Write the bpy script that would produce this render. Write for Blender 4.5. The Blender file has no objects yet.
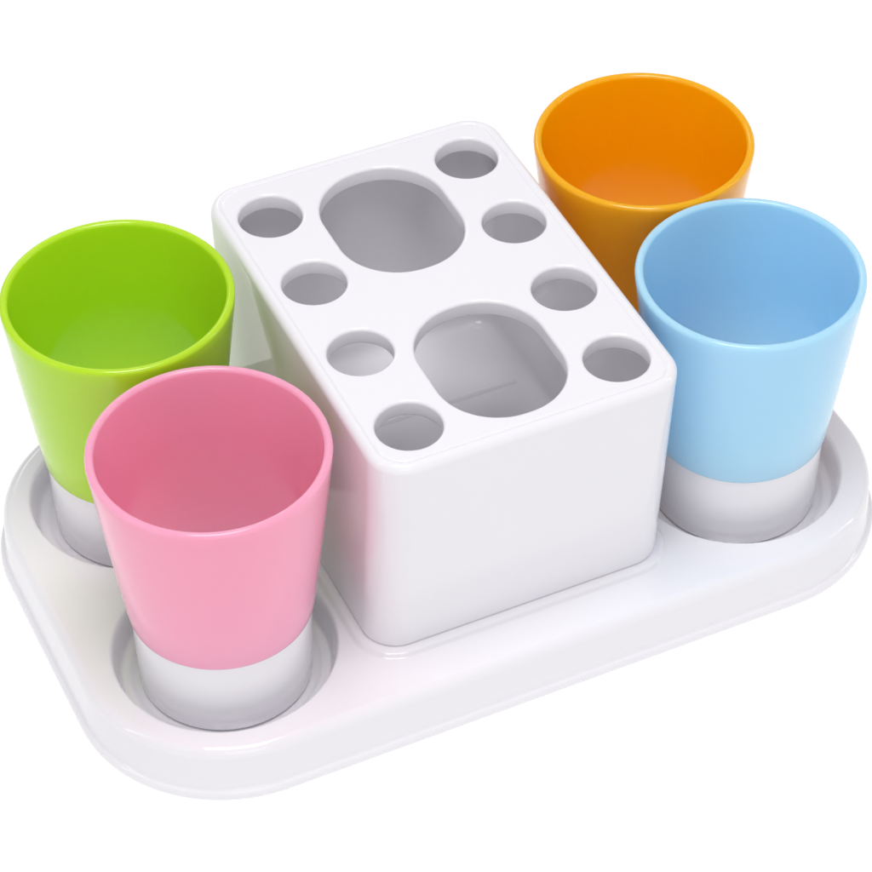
import bpy, math, numpy as np, bmesh
from mathutils import Matrix, Vector
S=0.01
scene=bpy.context.scene
col=scene.collection
# ---------------- materials
def srgb(r,g,b):
    f=lambda c:(c/255/12.92) if c/255<=0.04045 else ((c/255+0.055)/1.055)**2.4
    return (f(r),f(g),f(b),1)
def plastic(name,c,rough=0.22,sss=0.0,sr=0.005,bump=0.0,var=0.03):
    m=bpy.data.materials.new(name);m.use_nodes=True
    nt=m.node_tree;b=nt.nodes['Principled BSDF']
    b.inputs['IOR'].default_value=1.52
    if sss:
        b.inputs['Subsurface Weight'].default_value=sss
        b.inputs['Subsurface Scale'].default_value=sr
        b.inputs['Subsurface Radius'].default_value=(1,1,1)
    tc=nt.nodes.new('ShaderNodeTexCoord')
    n1=nt.nodes.new('ShaderNodeTexNoise');n1.inputs['Scale'].default_value=35;n1.inputs['Detail'].default_value=3
    nt.links.new(tc.outputs['Object'],n1.inputs['Vector'])
    mix=nt.nodes.new('ShaderNodeMix');mix.data_type='RGBA'
    mix.inputs[6].default_value=c
    mix.inputs[7].default_value=(c[0]*(1-var),c[1]*(1-var),c[2]*(1-var),1)
    nt.links.new(n1.outputs['Fac'],mix.inputs[0]);nt.links.new(mix.outputs[2],b.inputs['Base Color'])
    if bump:
        bp=nt.nodes.new('ShaderNodeBump');bp.inputs['Strength'].default_value=bump;bp.inputs['Distance'].default_value=0.001
        nt.links.new(n1.outputs['Fac'],bp.inputs['Height']);nt.links.new(bp.outputs['Normal'],b.inputs['Normal'])
    mr=nt.nodes.new('ShaderNodeMapRange');mr.inputs['To Min'].default_value=rough*0.85;mr.inputs['To Max'].default_value=rough*1.2
    nt.links.new(n1.outputs['Fac'],mr.inputs['Value'])
    nt.links.new(mr.outputs['Result'],b.inputs['Roughness'])
    return m
WHITE=plastic('white_plastic',(0.88,0.865,0.90,1),0.05,bump=0.012,var=0.01)
PINK=plastic('pink_plastic',srgb(255,164,190),0.15,0.85,var=0.01)
GREEN=plastic('green_plastic',srgb(180,222,32),0.15,0.85,var=0.01)
ORANGE=plastic('orange_plastic',srgb(255,173,0),0.15,0.85,var=0.01)
BLUE=plastic('blue_plastic',srgb(172,217,255),0.15,0.85,var=0.01)
# ---------------- helpers
def mesh_obj(name,verts,faces,mat,loc=(0,0,0),parent=None,sharp=None):
    me=bpy.data.meshes.new(name)
    me.from_pydata([tuple(float(c)*S for c in v) for v in verts],[],faces)
    me.materials.append(mat)
    me.polygons.foreach_set('use_smooth',[True]*len(me.polygons))
    me.update()
    if sharp: me.set_sharp_from_angle(angle=math.radians(sharp))
    o=bpy.data.objects.new(name,me);col.objects.link(o)
    o.location=Vector(loc)*S
    if parent: o.parent=parent
    return o
def rr(hx,hy,rc,z,na=16,ns=1,nsy=None,oy=0,ox=0):
    nsy=nsy or ns
    o=[]
    cs=((1,1,0),(-1,1,90),(-1,-1,180),(1,-1,270))
    for k,(sx,sy,a0) in enumerate(cs):
        for i in range(na+1):
            a=math.radians(a0+90*i/na)
            o.append((sx*(hx-rc)+rc*math.cos(a)+ox,sy*(hy-rc)+rc*math.sin(a)+oy,z))
        nx,ny,na0=cs[(k+1)%4]
        b=math.radians(na0)
        p=o[-1];q=(nx*(hx-rc)+rc*math.cos(b)+ox,ny*(hy-rc)+rc*math.sin(b)+oy,z)
        n=ns if k%2==0 else nsy
        for i in range(1,n):
            t=i/n;o.append((p[0]+(q[0]-p[0])*t,p[1]+(q[1]-p[1])*t,z))
    return o
def loft(loops,cap0=True,cap1=True):
    n=len(loops[0]);v=[p for l in loops for p in l];f=[]
    for k in range(len(loops)-1):
        for i in range(n):
            j=(i+1)%n
            f.append((k*n+i,k*n+j,(k+1)*n+j,(k+1)*n+i))
    if cap0:f.append(tuple(range(n-1,-1,-1)))
    if cap1:f.append(tuple((len(loops)-1)*n+i for i in range(n)))
    return v,f
def lathe(prof,n=128,c0=True,c1=True):
    loops=[[(r*math.cos(2*math.pi*i/n),r*math.sin(2*math.pi*i/n),z) for i in range(n)] for r,z in prof]
    return loft(loops,c0,c1)
def arc(cx,cz,r,a0,a1,n=6):
    return [(cx+r*math.cos(math.radians(a0+(a1-a0)*i/n)),cz+r*math.sin(math.radians(a0+(a1-a0)*i/n))) for i in range(n+1)]
# ---------------- geometry numbers (cm)
CUPS={'pink':(-9.44,-3.83),'green':(-9.46,3.98),'orange':(9.44,3.84),'blue':(9.38,-3.68)}
LX,LY,RC=14.34,8.64,5.1
ZT=2.05
H=10.92
holder=bpy.data.objects.new('toothbrush_holder',None);col.objects.link(holder)
holder.empty_display_size=0.05
holder['label']="white glossy plastic toothbrush holder box with ten openings on tray"
holder['category']="toothbrush holder"
BW,BD,OT=5.25,7.42,0.12
BWb,BDb,OB=5.27,6.68,0.20
# tray
def sstep(t):
    t=np.clip(t,0,1);return t*t*(3-2*t)
def height(x,y):
    z=np.full_like(x,ZT)
    qx=np.abs(x)-(BWb+0.26-1.4);qy=np.abs(y-OB)-(BDb+0.26-1.4)
    d=np.hypot(np.maximum(qx,0),np.maximum(qy,0))+np.minimum(np.maximum(qx,qy),0)-1.4
    z=z+0.13*sstep(1-d/0.10)
    for cx,cy in CUPS.values():
        r=np.hypot(x-cx,y-cy)
        dz=-0.96*sstep((3.66-r)/0.28)-0.06*sstep((3.12-r)/0.14)
        z=np.where(r<3.72,z+dz,z)
    return z
NA,NSX,NSY=80,190,85
prof=[(0.08,0.0),(0.02,0.05),(0,0.12),(0,0.26),(0.02,0.33),(0.07,0.37),(0.14,0.40),(0.17,0.47)]
prof+=[(0.17+0.08*t,0.47+(1.68-0.47)*t) for t in(0.33,0.66,1)]
for i in range(1,11):
    a=math.radians(90*i/10)
    prof.append((0.25+0.36*(1-math.cos(a)),1.68+0.37*math.sin(a)))
TX=-0.04
loops=[rr(LX-i,LY-i,RC-i,z,NA,NSX,NSY,ox=TX) for i,z in prof]
base=np.array(rr(LX-0.64,LY-0.64,RC-0.64,ZT,NA,NSX,NSY,ox=TX))
K=210
for k in range(K):
    t=1-k/K
    L=base.copy();L[:,:2]*=t
    L[:,2]=height(L[:,0],L[:,1])
    loops.append([tuple(p) for p in L])
v,f=loft(loops,True,True)
tray=mesh_obj('tray',v,f,WHITE,parent=holder)
tray['label']="white rounded rectangular tray with four round cup wells"
# storage box
zb=ZT+0.125
def lp(z,inset=0,rc=1.2):
    t=(z-zb)/(H-zb)
    hx=BWb+(BW-BWb)*t-inset;hy=BDb+(BD-BDb)*t-inset
    return rr(hx,hy,max(rc-inset,0.15),z,24,6,oy=OB+(OT-OB)*t)
L=[lp(zb-0.04,0.05),lp(zb+0.012,0.045),lp(zb+0.04,0.035),lp(zb+0.07,0.012),lp(zb+0.12,0)]
L+=[lp(zb+0.2+(H-0.32-zb-0.2)*t,0) for t in(0,0.25,0.5,0.75,1)]
for i in range(1,9):
    a=math.radians(90*i/8);L.append(lp(H-0.32+0.32*math.sin(a),0.28*(1-math.cos(a))))
L+=[lp(H-0.005,0.30),lp(H-0.03,0.34),lp(H-0.055,0.38),lp(H-0.065,0.46)]
L+=[lp(H-0.50,0.46),lp(H-0.60,0.44),lp(H-0.70,0.38),lp(H-0.8,0.32)]
L+=[lp(zb+0.6,0.34),lp(zb+0.40,0.40),lp(zb+0.28,0.55),lp(zb+0.25,0.8)]
v,f=loft(L)
def ridge(v,f,p,q,w,z0,h):
    p=np.array(p,float);q=np.array(q,float);d=(q-p)/np.linalg.norm(q-p);s=np.array([-d[1],d[0]])
    pr=[(-1,0),(-.5,.7),(0,1),(.5,.7),(1,0)]
    n=len(v)
    for e in(p,q):
        for a,b in pr: v.append((e[0]+s[0]*a*w,e[1]+s[1]*a*w,z0+b*h))
    for i in range(4): f.append((n+i,n+5+i,n+6+i,n+1+i))
    f.append(tuple(n+i for i in range(5)));f.append(tuple(n+5+i for i in(4,3,2,1,0)))
ridge(v,f,(-4.3,3.0),(4.3,3.0),0.10,zb+0.245,0.09)
ridge(v,f,(1.2,3.1),(1.2,6.0),0.10,zb+0.245,0.09)
box=mesh_obj('storage_box',v,f,WHITE,parent=holder,sharp=40)
# lid
cu=bpy.data.curves.new('lid','CURVE');cu.dimensions='2D';cu.fill_mode='BOTH'
def spl(pts):
    s=cu.splines.new('POLY');s.points.add(len(pts)-1)
    for p,q in zip(s.points,pts): p.co=(q[0]*S,q[1]*S,0,1)
    s.use_cyclic_u=True
spl(rr(BW-0.34,BD-0.34,0.86,0,24,1,oy=OT))
HX,HS,HR=3.56,3.66,1.05
for i in range(4):
    for sx in(-1,1):
        spl([(sx*HX+HR*math.cos(t*math.pi/36),(i-1.5)*HS+HR*math.sin(t*math.pi/36)) for t in range(72)])
for yy in(-3.80,3.68):
    spl([(p[0],p[1]+yy) for p in rr(2.12,2.68,2.04,0,32,1)])
bv=0.12
cu.bevel_depth=bv*S;cu.bevel_resolution=4;cu.offset=-bv*S;cu.extrude=0.20*S
lo=bpy.data.objects.new('tmp',cu);col.objects.link(lo)
bpy.context.view_layer.update()
me=bpy.data.meshes.new_from_object(lo.evaluated_get(bpy.context.evaluated_depsgraph_get()))
bpy.data.objects.remove(lo)
bm=bmesh.new();bm.from_mesh(me);bmesh.ops.remove_doubles(bm,verts=bm.verts,dist=1e-6)
bmesh.ops.recalc_face_normals(bm,faces=bm.faces);bm.to_mesh(me);bm.free()
me.materials.clear();me.materials.append(WHITE)
me.polygons.foreach_set('use_smooth',[True]*len(me.polygons))
zmx=max(v.co.z for v in me.vertices);zmn=min(v.co.z for v in me.vertices)
nn=[]
for v_ in me.vertices:
    if abs(v_.co.z-zmx)<1e-6: nn.append((0,0,1))
    elif abs(v_.co.z-zmn)<1e-6: nn.append((0,0,-1))
    else: nn.append(tuple(v_.normal))
me.normals_split_custom_set_from_vertices(nn)
lid=bpy.data.objects.new('lid',me);col.objects.link(lid);lid.parent=holder
lid.location=(0,0,(H-0.02-0.20-bv)*S)
lid['label']="white lid with eight round holes and two large oval openings"
# ---------------- cups
ZC=10.92
def make_cup(key,mat,cname,first=None):
    x,y=CUPS[key]
    z0=ZT-1.01
    e=bpy.data.objects.new('cup',None);col.objects.link(e);e.location=(x*S,y*S,z0*S)
    e.empty_display_size=0.03
    e['label']="%s plastic tumbler with white base standing in tray well"%cname
    e['category']="cup";e['group']="tumblers standing in the tray wells"
    if first is None:
        zt=ZC-z0;zm=4.15-z0
        P=[(2.60,zm-0.0),(2.88,zm-0.01),(2.94,zm+0.02),(2.955,zm+0.07)]
        n=14
        for i in range(1,n+1):
            t=i/n;z=zm+0.07+(zt-0.16-zm-0.07)*t
            P.append((2.955+(3.75-2.955)*(t**0.93),z))
        P+=arc(3.61,zt-0.14,0.14,0,180,10)[1:]
        for i in range(1,11):
            t=i/10;P.append((3.47-0.76*t,zt-0.14-(zt-0.14-1.6)*t))
        for i in range(1,9):
            a=math.radians(90*i/8);P.append((1.51+1.2*math.cos(a),1.6-1.15*math.sin(a)))
        P+=[(0.6,0.44)]
        v,f=lathe(P,144,False,True)
        b=mesh_obj('body',v,f,mat,parent=e,sharp=50)
        Q=[(2.1,0.10),(2.35,0.0),(2.62,0.0),(2.74,0.04),(2.80,0.12)]
        Q+=[(2.80+(2.885-2.80)*t,0.12+(zm-0.02-0.12)*t) for t in(0.25,0.5,0.75,1)]
        Q+=[(2.6,zm-0.015)]
        v,f=lathe(Q,144)
        w=mesh_obj('base',v,f,WHITE,parent=e,sharp=50)
    else:
        for c in first.children:
            o=c.copy();col.objects.link(o);o.parent=e
            if o.name.startswith('body'):
                o.data=c.data.copy();o.data.materials[0]=mat
    return e
c1=make_cup('pink',PINK,'pink')
bpy.context.view_layer.update()
make_cup('green',GREEN,'lime green',c1)
make_cup('orange',ORANGE,'orange',c1)
make_cup('blue',BLUE,'light blue',c1)
# ---------------- ground
m=bpy.data.materials.new('white_ground_glow');m.use_nodes=True
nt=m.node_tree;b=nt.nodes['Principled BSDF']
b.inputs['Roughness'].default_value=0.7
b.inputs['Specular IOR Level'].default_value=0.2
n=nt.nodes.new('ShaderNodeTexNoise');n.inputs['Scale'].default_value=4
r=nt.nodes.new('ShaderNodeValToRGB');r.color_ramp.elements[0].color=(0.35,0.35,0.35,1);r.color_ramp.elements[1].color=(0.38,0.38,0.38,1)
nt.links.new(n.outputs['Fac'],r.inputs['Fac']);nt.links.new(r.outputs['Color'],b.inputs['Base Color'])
b.inputs['Emission Color'].default_value=(1,1,1,1);b.inputs['Emission Strength'].default_value=0.74  # glow added to the ground: keeps it white, washes out shadows, fills from below
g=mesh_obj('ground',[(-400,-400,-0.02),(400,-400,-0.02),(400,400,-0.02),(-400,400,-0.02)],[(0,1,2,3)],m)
g['kind']='structure'
# ---------------- light
w=bpy.data.worlds.new('World');scene.world=w;w.use_nodes=True
w.node_tree.nodes['Background'].inputs[0].default_value=(0.985,0.98,1,1)
w.node_tree.nodes['Background'].inputs[1].default_value=0.50
def area(name,loc,tgt,size,power,sy=None):
    l=bpy.data.lights.new(name,'AREA');l.energy=power;l.size=size
    l.shape='RECTANGLE';l.size_y=sy or size
    o=bpy.data.objects.new(name,l);col.objects.link(o);o.location=loc
    o.rotation_euler=(Vector(tgt)-Vector(loc)).to_track_quat('-Z','Y').to_euler()
area('softbox_overhead',(-0.12,-0.22,1.12),(0,0,0.05),0.45,6.0)
area('strip_side',(0.95,-0.3,0.5),(0,0,0.05),0.08,0.7,0.8)
area('strip_side',(-0.95,0.0,0.6),(0,0,0.05),0.08,0.5,0.8)
area('sheen_back',(0.1,1.1,0.8),(0,0,0.05),0.4,0.8,0.2)  # added lamp behind, for sheen on the lid top
area('fill_front',(-0.35,-1.25,0.75),(0,0,0.05),0.6,1.5,0.6)  # added fill near the camera, brightens the cup and box fronts
# ---------------- camera
px,py,pz,yaw,pit,rol,fl,ox,oy=-30.4262,-66.5708,74.9330,0.4637,0.7534,0.0150,3034.3,81.48,-45.82
F=np.array([math.sin(yaw)*math.cos(pit),math.cos(yaw)*math.cos(pit),-math.sin(pit)])
R=np.array([math.cos(yaw),-math.sin(yaw),0]);U=np.cross(R,F)
R2=R*math.cos(rol)+U*math.sin(rol);U2=-R*math.sin(rol)+U*math.cos(rol)
cam=bpy.data.cameras.new('camera');co=bpy.data.objects.new('camera',cam);col.objects.link(co)
M=Matrix(((R2[0],U2[0],-F[0],px*S),(R2[1],U2[1],-F[1],py*S),(R2[2],U2[2],-F[2],pz*S),(0,0,0,1)))
co.matrix_world=M
cam.sensor_width=36;cam.lens=fl/872*36;cam.shift_x=-ox/872;cam.shift_y=oy/872
cam.clip_start=0.05;cam.clip_end=50
scene.camera=co
scene.view_settings.view_transform='Standard';scene.view_settings.look='None';scene.view_settings.exposure=0
